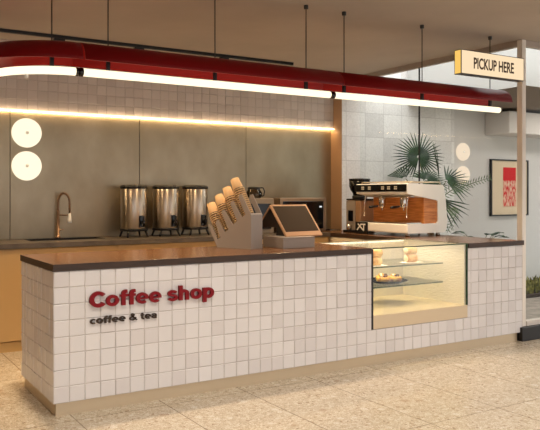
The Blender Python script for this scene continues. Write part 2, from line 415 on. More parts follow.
for k in range(2):
    y0 = 0.86 + k * 0.57; o = obj('door', B((3.642, 3.66, y0, y0 + 0.56, 0.09, 0.895), bev=0.002), M['cream'], rc)
    obj('handle', B((3.632, 3.642, y0 + 0.2, y0 + 0.36, 0.86, 0.872)), M['bronze'], o)
obj('plinth', B((3.70, 4.40, 0.86, 2.42, 0, 0.08)), M['kick'], rc)

# ------------------------------------------------------------------ display case
dc = thing('display_case', 'lit glass pastry display case set into the tiled counter', 'display case', (3.09, 0.39, HZ))
X0, X1 = HX0, HX1
obj('back_panel', B((X0, X1, 0.79, 0.81, HZ, 0.94)), M['cream'], dc)
obj('side_panel', B((X1 - 0.018, X1, 0.0, 0.79, HZ, 0.94)), M['case_side'], dc)
obj('side_panel', B((X0, X0 + 0.018, 0.0, 0.79, HZ, 0.94)), M['case_side'], dc)
obj('floor_panel', B((X0 + 0.018, X1 - 0.018, 0.0, 0.79, HZ, 0.40)), M['case_floor'], dc)
obj('kick_panel', B((X0, X1 + 0.002, -0.018, -0.001, HZ, 0.40), bev=0.0015), M['case_kick'], dc)
g = obj('front_glass', B((X0 + 0.004, X1, -0.016, -0.006, 0.4005, 0.938)), M['glass_case'], dc)
bm = NB(); box(bm, X0 - 0.006, X0 + 0.006, -0.022, 0.0, HZ, 0.94); obj('edge_trim', bm, M['black'], dc)
bm = NB(); box(bm, X1 - 0.002, X1 + 0.003, -0.021, 0.0, 0.40, 0.94); obj('edge_trim', bm, M['glass_edge'], dc)
obj('top_glass', B((X0, X1 + 0.008, -0.018, 0.81, 0.941, 0.95)), M['glass_case'], dc)
obj('glass_edge', B((X0, X1, -0.0215, -0.018, 0.941, 0.95)), M['glass_edge'], dc)
for z in (0.757, 0.583):
    s = obj('shelf', B((X0 + 0.019, X1 - 0.019, 0.262, 0.789, z - 0.008, z)), M['glass_case'], dc)
    obj('shelf_edge', B((X0 + 0.019, X1 - 0.019, 0.258, 0.262, z - 0.01, z)), M['glass_edge'], s)
obj('light_strip', B((X0 + 0.03, X1 - 0.03, 0.77, 0.787, 0.925, 0.936)), M['case_led'], dc)

# pastries
def bun_bm():
    bm = NB(); lathe(bm, [(0, -0.062), (0.026, -0.06), (0.036, -0.05), (0.038, 0), (0.036, 0.05), (0.026, 0.06), (0, 0.062)], (0, 0, 0.036), 20, axis=(1, 0, 0))
    for v in bm.verts:
        if v.co.z < 0.006: v.co.z = 0.0 if v.co.z < 0.003 else v.co.z
        v.co += Vector((0, 0, 0.002 * sin(v.co.x * 70)))
    zmin = min(v.co.z for v in bm.verts)
    for v in bm.verts: v.co.z -= zmin
    return bm
def bun(loc, label, sc=1):
    o = thing('bread_roll', label, 'bread roll', loc, 'bread rolls on the upper glass shelf')
    c = bun_bm(); bmesh.ops.scale(c, vec=(sc, sc, sc), verts=c.verts); bmesh.ops.translate(c, vec=loc, verts=c.verts); obj('crust', c, M['bun'], o)
    f = NB(); lathe(f, [(0, -0.002), (0.027, -0.002), (0.029, 0.001), (0, 0.004)], Vector(loc) + Vector((-0.0625 * sc, 0, 0.036 * sc)), 16, axis=(-1, 0, 0)); obj('filling', f, M['filling'], o)
    return o
bun((2.89, 0.36, 0.759), 'golden bread roll at the case\'s left edge, lower of its stack of two')
bun((2.895, 0.36, 0.832), 'golden bread roll at the case\'s left edge, upper of its stack of two')
bun((3.37, 0.42, 0.759), 'golden bread roll in mid shelf by the case corner, lower of its stack of two')
bun((3.365, 0.42, 0.832), 'golden bread roll in mid shelf by the case corner, upper of its stack of two')
for i, (x, y, l) in enumerate(((2.89, 0.36, 'white paper liner under the left pair of bread rolls'), (3.37, 0.42, 'white paper liner under the right pair of bread rolls'))):
    tag(obj('paper_liner', B((x - 0.1, x + 0.1, y - 0.06, y + 0.06, 0.757, 0.759)), M['paper']), l, 'paper', 'paper liners on the upper shelf')
pt = tag(obj('plate', NB(), mat('black plate', (9, 8, 8), 0.9, Specular_IOR_Level=0.0)), 'round black plate of fruit pastries on the lower glass shelf', 'plate')
bm = NB(); lathe(bm, [(0, 0), (0.12, 0), (0.185, 0.022), (0.19, 0.026), (0.185, 0.027), (0.12, 0.006), (0, 0.006)], (3.12, 0.47, 0.583), 40)
bm.to_mesh(pt.data); bm.free()
for i, (dx, dy, l) in enumerate(((-0.06, -0.02, 'left fruit pastry on the black plate'), (0.07, -0.03, 'right fruit pastry on the black plate'), (0.01, 0.07, 'rear fruit pastry on the black plate'))):
    o = thing('fruit_pastry', l, 'pastry', (3.12 + dx, 0.47 + dy, 0.589), 'fruit pastries on the black plate'); c = Vector(o.location)
    bm = NB(); lathe(bm, [(0, 0), (0.054, 0), (0.064, 0.02), (0.062, 0.044), (0.05, 0.05), (0.034, 0.042), (0, 0.042)], c, 22); obj('crust', bm, M['pastry'], o)
    bm = NB()
    for k in range(7):
        a = k * 2.4; rr = 0.011 * sqrt(k)
        lathe(bm, [(0, -0.012), (0.009, -0.008), (0.013, 0), (0.009, 0.008), (0, 0.012)], c + Vector((rr * cos(a) * 1.2, rr * sin(a) * 1.2, 0.058)), 10, mi=k % 3)
    obj('topping', bm, [M['pastry'], M['icing'], M['berry']], o)

# ------------------------------------------------------------------ lettering
def text_mesh(s, size, ext, off, sx=1.0):
    cu = bpy.data.curves.new('t', 'FONT'); cu.body = s; cu.size = size; cu.extrude = ext; cu.offset = off; cu.resolution_u = 4
    o = bpy.data.objects.new('t', cu); COL.objects.link(o); bpy.context.view_layer.update()
    me = bpy.data.meshes.new_from_object(o.evaluated_get(bpy.context.evaluated_depsgraph_get()))
    bpy.data.objects.remove(o); bpy.data.curves.remove(cu)
    return me
def lettering(name, s, x0, x1, z, h, y, th, m, parent=None, off=0.0, caph=None):
    """each letter a child mesh; stretched so the string spans x0..x1 with cap height h on plane y (facing -y)"""
    me = text_mesh(s, 1.0, 0.5, off)
    xs = [v.co.x for v in me.vertices]; capm = text_mesh(s[0], 1.0, 0.5, off); ch = [v.co.y for v in capm.vertices]
    sx = (x1 - x0) / (max(xs) - min(xs)); sz = h / (max(ch) - min(ch)); mn = min(xs); base = min(ch)
    bm = bmesh.new(); bm.from_mesh(me)
    for v in bm.verts:
        v.co = Vector((x0 + (v.co.x - mn) * sx, y - (v.co.z + 0.5) * th, z + (v.co.y - base) * sz))
    bmesh.ops.recalc_face_normals(bm, faces=bm.faces)
    return obj(name, bm, m, parent)
FY = -0.0215
def ell(cx, cy, rx, ry, a0, a1, n=28): return [(cx + rx * cos(radians(a0 + (a1 - a0) * k / n)), cy + ry * sin(radians(a0 + (a1 - a0) * k / n))) for k in range(n + 1)]
def smooth(pts, n=6):
    out = []; P = [pts[0]] + list(pts) + [pts[-1]]
    for i in range(1, len(P) - 2):
        p0, p1, p2, p3 = P[i - 1:i + 3]
        for k in range(n):
            t = k / n
            out.append(tuple(0.5 * (2 * b + (c - a) * t + (2 * a - 5 * b + 4 * c - d) * t * t + (3 * b - a - 3 * c + d) * t ** 3) for a, b, c, d in zip(p0, p1, p2, p3)))
    return out + [pts[-1]]
GL = {  # centre lines in units of the cap height: (list of (path, stroke width)), advance
    'C': ([(ell(.45, .5, .33, .40, 38, 322), .25)], .81),
    'o': ([(ell(.345, .365, .232, .27, 0, 360), .215)], .71),
    'f': ([(smooth([(.2, 0), (.2, .4), (.2, .72), (.24, .87), (.40, .90)]), .225), ([(.02, .635), (.41, .635)], .17)], .42),
    'e': ([(ell(.345, .365, .232, .27, 0, 312), .21), ([(.14, .35), (.67, .35)], .11)], .70),
    's': ([(ell(.30, .51, .185, .13, 15, 270, 16) + ell(.30, .23, .195, .15, 90, -165, 16), .2)], .62),
    'h': ([([(.13, 0), (.13, 1.0)], .235), (smooth([(.13, .42), (.2, .58), (.34, .63), (.46, .56), (.495, .42), (.495, 0)]), .225)], .67),
    'p': ([([(.13, -.27), (.13, .73)], .235), (ell(.36, .365, .215, .27, 0, 360), .225)], .73),
    't': ([(smooth([(.2, .93), (.2, .5), (.2, .2), (.26, .1), (.39, .085)]), .2), ([(.02, .635), (.39, .635)], .16)], .43),
    'a': ([(smooth([(.1, .5), (.18, .62), (.32, .645), (.45, .58), (.475, .42), (.475, 0)]), .18), (ell(.29, .215, .19, .135, 0, 360), .17)], .66),
    'c': ([(ell(.345, .365, .232, .27, 45, 315), .2)], .62),
    '&': ([(smooth([(.82, .03), (.55, .36), (.32, .66), (.29, .82), (.40, .92), (.52, .82), (.47, .64), (.22, .42), (.13, .24), (.26, .09), (.46, .09), (.64, .26), (.7, .44)]), .17)], .9),
    ' ': ([], .3)}
def ribbon(bm, path, w, conv, d0, d1):
    w *= 0.9
    closed = abs(path[0][0] - path[-1][0]) < 1e-6 and abs(path[0][1] - path[-1][1]) < 1e-6
    if closed: path = path[:-1]
    n = len(path); rows_ = []
    for i in range(n):
        a = path[(i - 1) % n] if closed or i else path[i]; b = path[(i + 1) % n] if closed or i < n - 1 else path[i]
        dx, dy = b[0] - a[0], b[1] - a[1]; l = sqrt(dx * dx + dy * dy); nx, ny = -dy / l * w / 2, dx / l * w / 2; x, y = path[i]
        rows_.append([bm.verts.new(conv(x + nx, y + ny, d1)), bm.verts.new(conv(x - nx, y - ny, d1)), bm.verts.new(conv(x - nx, y - ny, d0)), bm.verts.new(conv(x + nx, y + ny, d0))])
    for i in range(n if closed else n - 1):
        a, b = rows_[i], rows_[(i + 1) % n]
        for k in range(4): bm.faces.new((a[k], a[(k + 1) % 4], b[(k + 1) % 4], b[k]))
    if not closed: bm.faces.new(rows_[0]); bm.faces.new(rows_[-1])
    bmesh.ops.recalc_face_normals(bm, faces=bm.faces)
def sign_letters(s, label, x0, x1, z, h, th, m):
    root = thing('wall_lettering', label, 'lettering', ((x0 + x1) / 2, FY, z))
    total = sum(GL[c][1] for c in s) - 0.06; sx = (x1 - x0) / total; x = x0 - 0.02 * sx
    for c in s:
        if c != ' ':
            bm = NB()
            for i, (p, w) in enumerate(GL[c][0]): ribbon(bm, p, w, lambda a, b, d, x=x: (x + a * sx, FY + 0.001 - d, z + b * h), 0.0, th - 0.0004 * i)
            obj('letter', bm, m, root)
        x += GL[c][1] * sx
sign_letters('Coffee shop', 'large bold red raised letters Coffee shop on the white tiles', 0.205, 1.092, 0.664, 0.1, 0.02, M['red_letter'])
sign_letters('coffee & tea', 'small dark brown raised letters coffee & tea under the red lettering', 0.208, 0.667, 0.558, 0.047, 0.012, M['brown_letter'])

# ------------------------------------------------------------------ back run
bc = thing('back_cabinet', 'tan cabinet run along the back wall under the dark stone top', 'cabinet', (0.2, 2.35, 0))
obj('body', B((-3.7, 3.64, 2.05, 2.66, 0.09, 0.906)), M['cabinet'], bc)
xs = [-3.7, -2.5, -1.3, -0.1, 1.14, 2.38, 3.62]
for a, b in zip(xs[:-1], xs[1:]): obj('door', B((a + 0.002, b - 0.002, 2.034, 2.05, 0.095, 0.9), bev=0.0015), M['cabinet'], bc)
obj('plinth', B((-3.7, 3.64, 2.045, 2.6, 0, 0.085)), M['kick'], bc)
SX0, SX1, SY0, SY1 = 0.40, 1.12, 2.33, 2.585
bt = tag(obj('worktop', NB(), [M['stone']]), 'dark grey-brown stone worktop along the steel back wall', 'worktop')
bm = NB()
for q in ((-3.7, SX0, 2.02, 2.659), (SX1, 3.64, 2.02, 2.659), (SX0, SX1, 2.02, SY0), (SX0, SX1, SY1, 2.659)): box(bm, *q, 0.906, 0.95)
bm.to_mesh(bt.data); bm.free()
sk = thing('sink', 'black sink basin sunk into the back stone worktop below the tap', 'sink', (0.76, 2.46, 0.906))
bm = NB(); e = 0.012
box(bm, SX0 + .001, SX1 - .001, SY0 + .001, SY1 - .001, 0.907, 0.913); box(bm, SX0 + .001, SX0 + e, SY0 + .001, SY1 - .001, 0.913, 0.953); box(bm, SX1 - e, SX1 - .001, SY0 + .001, SY1 - .001, 0.913, 0.953)
box(bm, SX0 + e, SX1 - e, SY0 + .001, SY0 + e, 0.913, 0.953); box(bm, SX0 + e, SX1 - e, SY1 - e, SY1 - .001, 0.913, 0.953)
obj('basin', bm, M['black'], sk)
bm = NB(); lathe(bm, [(0, 0), (0.03, 0), (0.03, 0.003), (0, 0.004)], (0.76, 2.46, 0.913), 20); obj('drain', bm, M['chrome'], sk)
fx, fy = 0.735, 2.615
fa = thing('spring_tap', 'tall spring-neck kitchen tap standing behind the black sink', 'tap', (fx, fy, 0.95))
bm = NB(); lathe(bm, [(0.028, 0), (0.028, 0.012), (0.017, 0.02), (0.015, 0.26), (0.012, 0.27)], (fx, fy, 0.95), 20); obj('riser', bm, M['tap_metal'], fa)
arc = [(fx, fy, 1.21)] + [(fx, fy, 1.25), (fx, fy, 1.31)] + [(fx + 0.035 * (1 - cos(t)), fy - 0.075 * (1 - cos(t)), 1.31 + 0.085 * sin(t)) for t in [pi * k / 12 for k in range(1, 12)]] + [(fx + 0.07, fy - 0.15, 1.31), (fx + 0.07, fy - 0.15, 1.2)]
bm = NB(); tube(bm, arc, 0.008, 10)
pts = []
P = [Vector(p) for p in arc]; n = 0
for a, b in zip(P[:-1], P[1:]):
    L_ = (b - a).length; d = (b - a).normalized(); s_ = Vector((0.9, 0.42, 0)).normalized(); t_ = d.cross(s_).normalized(); s_ = t_.cross(d)
    k = max(2, int(L_ / 0.0022))
    for i in range(k): n += 1; pts.append(a + d * (L_ * i / k) + (s_ * cos(n * 0.9) + t_ * sin(n * 0.9)) * 0.0125)
tube(bm, pts, 0.0025, 5); obj('spring_hose', bm, M['tap_metal'], fa)
bm = NB(); lathe(bm, [(0.009, 0.1), (0.014, 0.09), (0.019, 0.03), (0.022, 0.0), (0, 0)], (fx + 0.07, fy - 0.15, 1.105), 18); obj('spray_head', bm, M['white_metal'], fa)
bm = NB(); tube(bm, [(fx, fy, 1.18), (fx + 0.07, fy - 0.15, 1.18)], 0.006, 8); obj('holder_arm', bm, M['tap_metal'], fa)
bm = NB(); tube(bm, [(fx, fy, 1.02), (fx + 0.05, fy - 0.02, 1.04)], 0.005, 8); obj('lever', bm, M['tap_metal'], fa)

# urns
def copy_tree(o, dx, label):
    c = o.copy(); COL.objects.link(c); c.location = o.location + Vector((dx, 0, 0)); c['label'] = label
    for ch in o.children:
        k = ch.copy(); COL.objects.link(k); k.parent = c; k.matrix_parent_inverse = ch.matrix_parent_inverse
        for g in ch.children:
            q = g.copy(); COL.objects.link(q); q.parent = k; q.matrix_parent_inverse = g.matrix_parent_inverse
    return c
def make_urn(x, y, label):
    o = bpy.data.objects.new('drink_urn', None); COL.objects.link(o); tag(o, label, 'urn', 'steel urns on the back worktop')
    z = 0.0
    bm = NB(); lathe(bm, [(0, 0.078), (0.128, 0.078), (0.134, 0.086), (0.134, 0.49), (0.128, 0.498), (0, 0.498)], (0, 0, 0), 48); obj('body', bm, M['brushed'], o)
    bm = NB(); lathe(bm, [(0.137, 0.492), (0.139, 0.512), (0.13, 0.525), (0.1, 0.532), (0, 0.535)], (0, 0, 0), 40); obj('lid', bm, M['black'], o)
    bm = NB(); lathe(bm, [(0.12, 0.062), (0.141, 0.062), (0.141, 0.086), (0.136, 0.088), (0.12, 0.078)], (0, 0, 0), 40); obj('stand_ring', bm, M['black'], o)
    for k in range(4):
        a = pi / 4 + k * pi / 2; c, s = cos(a), sin(a)
        bm = NB(); tube(bm, [(0.125 * c, 0.125 * s, 0.07), (0.155 * c, 0.155 * s, 0.0)], [0.012, 0.01], 8); obj('leg', bm, M['black'], o)
    bm = NB(); lathe(bm, [(0.016, 0.0), (0.016, 0.05), (0, 0.05)], (0, -0.13, 0.15), 14, axis=(0, -1, 0))
    lathe(bm, [(0.009, -0.04), (0.014, -0.01), (0.014, 0.02), (0.008, 0.03), (0, 0.03)], (0, -0.178, 0.15), 14)
    box(bm, -0.008, 0.008, -0.186, -0.17, 0.18, 0.215, bev=0.003); box(bm, -0.026, 0.026, -0.14, -0.133, 0.1, 0.22, bev=0.003); bmesh.ops.rotate(bm, verts=bm.verts, cent=(0, 0, 0), matrix=Matrix.Rotation(radians(12), 3, 'Z')); obj('tap', bm, M['black_gloss'], o)
    o.location = (x, y, 0.95); return o
u0 = make_urn(1.456, 2.44, 'stainless drink urn with black lid, nearest the sink of the three')
copy_tree(u0, 0.352, 'stainless drink urn with black lid, the middle one of three')
copy_tree(u0, 0.692, 'stainless drink urn with black lid, beside the paper cup holder')

# microwave + brewer + jug
mw = thing('microwave_oven', 'steel microwave with dark glass door behind the till screen', 'microwave', (3.4, 2.4, 0.95))
MX0, MX1, MY = 3.12, 3.755, 2.26
bm = NB(); box(bm, MX0, MX1, MY, 2.62, 0.962, 1.343, bev=0.006); obj('housing', bm, M['oven_steel'], mw)
d = obj('door', B((MX0 + 0.03, MX1 - 0.045, MY - 0.012, MY - 0.0005, 0.985, 1.305), bev=0.004), M['black_gloss'], mw)
obj('clock_display', B((MX1 - 0.105, MX1 - 0.07, MY - 0.0135, MY - 0.012, 1.232, 1.25)), M['digits'], d)
for x in (MX0 + 0.05, MX1 - 0.05):
    for y in (MY + 0.05, 2.56):
        bm = NB(); lathe(bm, [(0, 0), (0.015, 0), (0.015, 0.012), (0, 0.012)], (x, y, 0.95), 12); obj('foot', bm, M['rubber'], mw)
br = thing('coffee_brewer', 'grey box coffee brewer between microwave and paper cups', 'coffee brewer', (2.9, 2.45, 0.95))
bm = NB(); box(bm, 2.62, 3.06, 2.3, 2.6, 0.95, 1.34, bev=0.008); obj('housing', bm, M['grey_box'], br)
obj('front_panel', B((2.66, 3.02, 2.292, 2.2995, 1.0, 1.28), bev=0.003), M['black_gloss'], br)
jx, jy, jz = 2.87, 2.42, 1.34
jg = thing('glass_jug', 'glass coffee jug with black lid on top of the grey brewer', 'jug', (jx, jy, jz))
bm = NB(); lathe(bm, [(0, 0.0), (0.07, 0.0), (0.092, 0.025), (0.09, 0.06), (0.068, 0.1), (0.066, 0.11), (0.063, 0.11), (0.064, 0.1), (0.086, 0.06), (0.088, 0.027), (0.068, 0.004), (0, 0.004)], (jx, jy, jz), 32); obj('bowl', bm, M['glass_jug'], jg)
bm = NB(); lathe(bm, [(0.07, 0.106), (0.072, 0.122), (0.05, 0.13), (0, 0.132)], (jx, jy, jz), 32); obj('lid', bm, M['black'], jg)
bm = NB(); tube(bm, [(jx + 0.06, jy - 0.02, jz + 0.118), (jx + 0.1, jy - 0.03, jz + 0.118), (jx + 0.118, jy - 0.035, jz + 0.08), (jx + 0.11, jy - 0.03, jz + 0.03), (jx + 0.088, jy - 0.02, jz + 0.022)], 0.007, 8)
lathe(bm, [(0.068, 0.098), (0.072, 0.1), (0.072, 0.108), (0.068, 0.108)], (jx, jy, jz), 32); obj('handle', bm, M['black'], jg)

# ------------------------------------------------------------------ paper cup holder
HA = radians(20); hx = Vector((cos(HA), sin(HA), 0)); hy = Vector((-sin(HA), cos(HA), 0)); hz = Vector((0, 0, 1)); HO = Vector((1.637, 0.386, 0.95))
HW = 0.145
ch = thing('cup_holder', 'grey slotted holder leaning four stacks of paper cups', 'cup holder', HO + hx * 0.07 + hy * 0.18)
side = [(0, 0), (0.36, 0), (0.462, 0.176), (0.455, 0.184), (0.43, 0.182), (0.362, 0.066), (0.326, 0.084), (0.376, 0.195), (0.372, 0.215), (0.35, 0.229), (0.276, 0.125), (0.238, 0.152), (0.312, 0.285), (0.306, 0.302), (0.282, 0.309), (0.188, 0.188), (0.146, 0.221), (0.216, 0.358), (0.21, 0.374), (0.186, 0.382), (0.094, 0.252), (0.056, 0.275), (0.13, 0.41), (0.125, 0.43), (0.098, 0.436), (0.0, 0.272)]
for k in range(2):
    bm = NB(); prism(bm, side, HO + hx * (0 if k == 0 else HW - 0.008), hy, hz, hx, 0.008); obj('side_panel', bm, M['holder'], ch)
bm = NB(); prism(bm, [(0, 0), (0.008, 0), (0.008, 0.285), (0, 0.272)], HO + hx * 0.008, hy, hz, hx, HW - 0.016); obj('end_panel', bm, M['holder'], ch)
bm = NB(); prism(bm, [(0.008, 0), (0.36, 0), (0.453, 0.176), (0.445, 0.178), (0.352, 0.012), (0.34, 0.055), (0.05, 0.25), (0.008, 0.25)], HO + hx * 0.008, hy, hz, hx, HW - 0.016); obj('bed', bm, M['holder'], ch)
CA = radians(27); ca = (hy * sin(CA) + hz * cos(CA)).normalized()
def cup_mesh():
    bm = NB()
    # built rim-down: z=0 rim, z=.095 base
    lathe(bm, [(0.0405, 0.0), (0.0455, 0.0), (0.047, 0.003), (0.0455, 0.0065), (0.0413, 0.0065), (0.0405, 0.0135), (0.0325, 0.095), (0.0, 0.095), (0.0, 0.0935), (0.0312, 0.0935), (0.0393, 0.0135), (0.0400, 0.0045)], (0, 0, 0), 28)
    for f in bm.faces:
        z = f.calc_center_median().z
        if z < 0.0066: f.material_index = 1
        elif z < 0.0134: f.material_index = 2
    me = bpy.data.meshes.new('paper_cup'); bm.to_mesh(me); bm.free(); me.materials.append(M['cup']); me.materials.append(M['cup_lip']); me.materials.append(M['cup_gap_shade']); return me
cupme = cup_mesh(); rotm = Vector((0, 0, 1)).rotation_difference(ca).to_euler()
rows = [((0.235, 0.558), 'nearest the till'), ((0.322, 0.488), 'second from the till'), ((0.41, 0.425), 'third from the till'), ((0.498, 0.357), 'nearest the urns')]
CS = 1.1
for ri, ((ty, tz), nm) in enumerate(rows):
    # stack hangs down from its top base to the sloping bed, so the lowest rim rests on it
    length = (tz - 0.25 + 0.672 * (ty - 0.05) - 0.046) / (cos(CA) + 0.672 * sin(CA))
    nC = int((length - 0.095 * CS) / 0.018) + 1
    for k in range(nC):
        p = HO + hx * (HW / 2) + hy * ty + hz * tz - ca * (0.095 * CS + (nC - 1 - k) * 0.018)
        o = bpy.data.objects.new('paper_cup', cupme); COL.objects.link(o); o.location = p; o.rotation_euler = rotm; o.scale = (CS, CS, CS)
        if k == nC - 1: tag(o, 'kraft paper cup, topmost of the leaning stack ' + nm, 'paper cup', 'paper cups in the grey holder')
        else: tag(o, 'kraft paper cup nested under the top cup of stack ' + nm, 'paper cup', 'nested cups of stack ' + nm)

# ------------------------------------------------------------------ till with two screens
po = thing('till_terminal', 'point of sale terminal with tilted peach-framed touch screen on a grey base', 'till', (2.05, 0.49, 0.95))
bm = NB(); box(bm, 1.885, 2.195, 0.3, 0.61, 0.95, 1.028, bev=0.003); box(bm, 1.885, 2.195, 0.298, 0.612, 1.0285, 1.04, bev=0.002); obj('base', bm, M['grey_paint'], po)
def panel(name, o, ex, ey, en, w, h, th, bez, botbez):
    bm = NB(); prism(bm, [(0, 0), (w, 0), (w, h), (0, h)], o, ex, ey, -en, th, bev=0.004); f = obj(name, bm, M['peach'], po)
    bm = NB(); prism(bm, [(bez, botbez), (w - bez, botbez), (w - bez, h - bez), (bez, h - bez)], Vector(o) + en * 0.0012, ex, ey, -en, 0.0022); obj('display', bm, M['screen'], f)
ra, rb = radians(7), radians(40)
ex = Vector((cos(ra), sin(ra), 0)); ey = Vector((-sin(ra) * sin(rb), cos(ra) * sin(rb), cos(rb))); en = ex.cross(ey)
SO = Vector((1.945, 0.345, 1.044)); SW, SH = 0.405, 0.335
panel('front_screen', SO, ex, ey, en, SW, SH, 0.018, 0.02, 0.045)
apex = SO + ey * SH
rb2 = radians(42); ey2 = Vector((-sin(ra) * sin(rb2), cos(ra) * sin(rb2), -cos(rb2))); o2 = apex + ey * 0.002 - en * 0.01 + Vector((0, 0, -0.006))
en2 = ex.cross(ey2)
bm = NB(); prism(bm, [(0, 0), (SW, 0), (SW, 0.24), (0, 0.24)], o2, ex, ey2, -en2, 0.016, bev=0.004); f = obj('rear_screen', bm, M['peach'], po)
bm = NB(); prism(bm, [(0.004, 0.004), (SW - 0.004, 0.004), (SW - 0.004, 0.236), (0.004, 0.236)], o2 - en2 * 0.0161, ex, ey2, -en2, 0.003); obj('rear_cover', bm, M['black'], f)
bm = NB(); mid = SO + ex * 0.13
prism(bm, [(0, 0), (0.14, 0), (0.1, 0.15), (0.06, 0.15)], Vector((2.0, 0.45, 1.038)), Vector((0, 1, 0)), hz, Vector((1, 0, 0)), 0.12); obj('support_arm', bm, M['black'], po)

# ------------------------------------------------------------------ espresso machine
em = thing('espresso_machine', 'white two-group espresso machine with wooden panels on the walnut worktop', 'espresso machine', (4.06, 1.33, 0.95))
Y0, Y1 = 0.915, 1.735; mx = Vector((1, 0, 0))
# C shaped body
cprof = [(3.79, 0.985), (3.785, 0.995), (3.785, 1.07), (3.79, 1.078), (4.19, 1.084), (4.208, 1.10), (4.213, 1.12), (4.21, 1.305), (4.198, 1.322), (3.80, 1.387), (3.785, 1.394), (3.785, 1.490), (3.792, 1.497), (4.275, 1.482), (4.292, 1.472), (4.318, 1.36), (4.345, 1.12), (4.341, 1.05), (4.323, 1.0), (4.303, 0.985)]
bm = NB(); prism(bm, cprof, (0, Y0, 0), mx, hz, (0, 1, 0), Y1 - Y0); obj('body', bm, M['white_metal'], em)
bm = NB(); prism(bm, [(4.02, 1.0825), (4.186, 1.0855), (4.205, 1.104), (4.209, 1.12), (4.206, 1.303), (4.194, 1.321), (4.02, 1.35)], (0, Y0 + 0.012, 0), mx, hz, (0, 1, 0), Y1 - Y0 - 0.024); obj('wood_panel', bm, M['wood_core'], em)
fa_ = obj('control_panel', B((3.777, 3.7848, Y0 + 0.012, Y1 - 0.004, 1.412, 1.488), bev=0.002), M['black_gloss'], em)
for (u, w) in ((362.8, 2), (369.3, 1), (382.6, 2), (388.6, 2), (395.5, 2)):
    yc = at_x(u, 189, 3.777).y; bm = NB()
    for k in range(2): 
        for j in range(2): box(bm, 3.774, 3.7768, yc - 0.022 + k * 0.024, yc - 0.004 + k * 0.024, 1.436 + j * 0.02, 1.448 + j * 0.02)
    obj('button_cluster', bm, M['button'], fa_)
for yc in (1.13, 1.47):
    bm = NB(); lathe(bm, [(0, 0), (0.036, 0), (0.038, 0.02), (0.038, 0.075), (0.03, 0.095), (0, 0.095)], (3.93, yc, 1.27), 24); gp = obj('group_head', bm, M['chrome'], em)
    bm = NB(); lathe(bm, [(0, -0.03), (0.03, -0.028), (0.034, 0.0), (0, 0.0)], (3.93, yc, 1.27), 20); lathe(bm, [(0.008, 0), (0.008, 0.03), (0, 0.03)], (3.93, yc, 1.21), 10); tube(bm, [(3.9, yc, 1.26), (3.86, yc, 1.257)], 0.008, 8); obj('portafilter', bm, M['chrome'], gp)
    bm = NB(); tube(bm, [(3.865, yc, 1.257), (3.79, yc, 1.25), (3.75, yc, 1.246)], [0.011, 0.014, 0.012], 10); obj('portafilter_handle', bm, M['black'], gp)
for yc in (0.99, 1.665):
    bm = NB(); tube(bm, [(3.87, yc, 1.372), (3.86, yc, 1.36), (3.845, yc, 1.3), (3.84, yc, 1.14)], 0.006, 8); obj('steam_wand', bm, M['chrome'], em)
bm = NB(); box(bm, 3.80, 4.01, Y0 + 0.03, Y1 - 0.03, 1.0815, 1.094, bev=0.002); obj('drip_tray', bm, M['chrome'], em)
bm = NB(); box(bm, 3.87, 3.91, Y0 + 0.04, Y1 - 0.04, 1.355, 1.369, bev=0.003); obj('pipe_rail', bm, M['chrome'], em)
for x in (3.84, 4.27):
    for y in (Y0 + 0.06, Y1 - 0.06):
        bm = NB(); lathe(bm, [(0, 0), (0.026, 0), (0.022, 0.035), (0, 0.035)], (x, y, 0.95), 16); obj('foot', bm, M['chrome'], em)
bm = NB()
for (x, y) in ((3.84, Y0 + 0.03), (3.84, Y1 - 0.03), (4.27, Y1 - 0.03), (4.27, Y0 + 0.03)): tube(bm, [(x, y, 1.48), (x, y, 1.515)], 0.004, 6)
lp = [(3.84, Y0 + 0.03, 1.515), (3.84, Y1 - 0.03, 1.515), (4.27, Y1 - 0.03, 1.512), (4.27, Y0 + 0.03, 1.512), (3.84, Y0 + 0.03, 1.515)]
tube(bm, lp, 0.005, 6); obj('cup_rail', bm, M['bronze'], em)
lpz = obj('logo_plate', B((3.771, 3.783, 1.535, 1.735, 0.952, 1.082), bev=0.001), M['black'], em)
bm = NB()
def stroke(a, b, w):
    # in plate coords: s (0 left .. 1 right) is -y, t up
    A = Vector((0, 1.735 - a[0] * 0.2, 0.952 + a[1] * 0.13)); Bv = Vector((0, 1.735 - b[0] * 0.2, 0.952 + b[1] * 0.13)); d = (Bv - A).normalized(); nrm = Vector((1, 0, 0)).cross(d) * w
    t = bmesh.new(); q = [A - nrm, Bv - nrm, Bv + nrm, A + nrm]
    v1 = [t.verts.new(p + Vector((3.7685, 0, 0))) for p in q]; v2 = [t.verts.new(p + Vector((3.7709, 0, 0))) for p in q]
    t.faces.new(v1); t.faces.new(v2[::-1])
    for i in range(4): t.faces.new((v1[i], v1[(i + 1) % 4], v2[(i + 1) % 4], v2[i]))
    merge(bm, t)
for a, b in (((.14, .3), (.5, .82)), ((.22, .84), (.72, .26)), ((.5, .8), (.86, .8)), ((.72, .8), (.72, .26))): stroke(a, b, 0.0075)
obj('logo', bm, M['white_metal'], lpz)

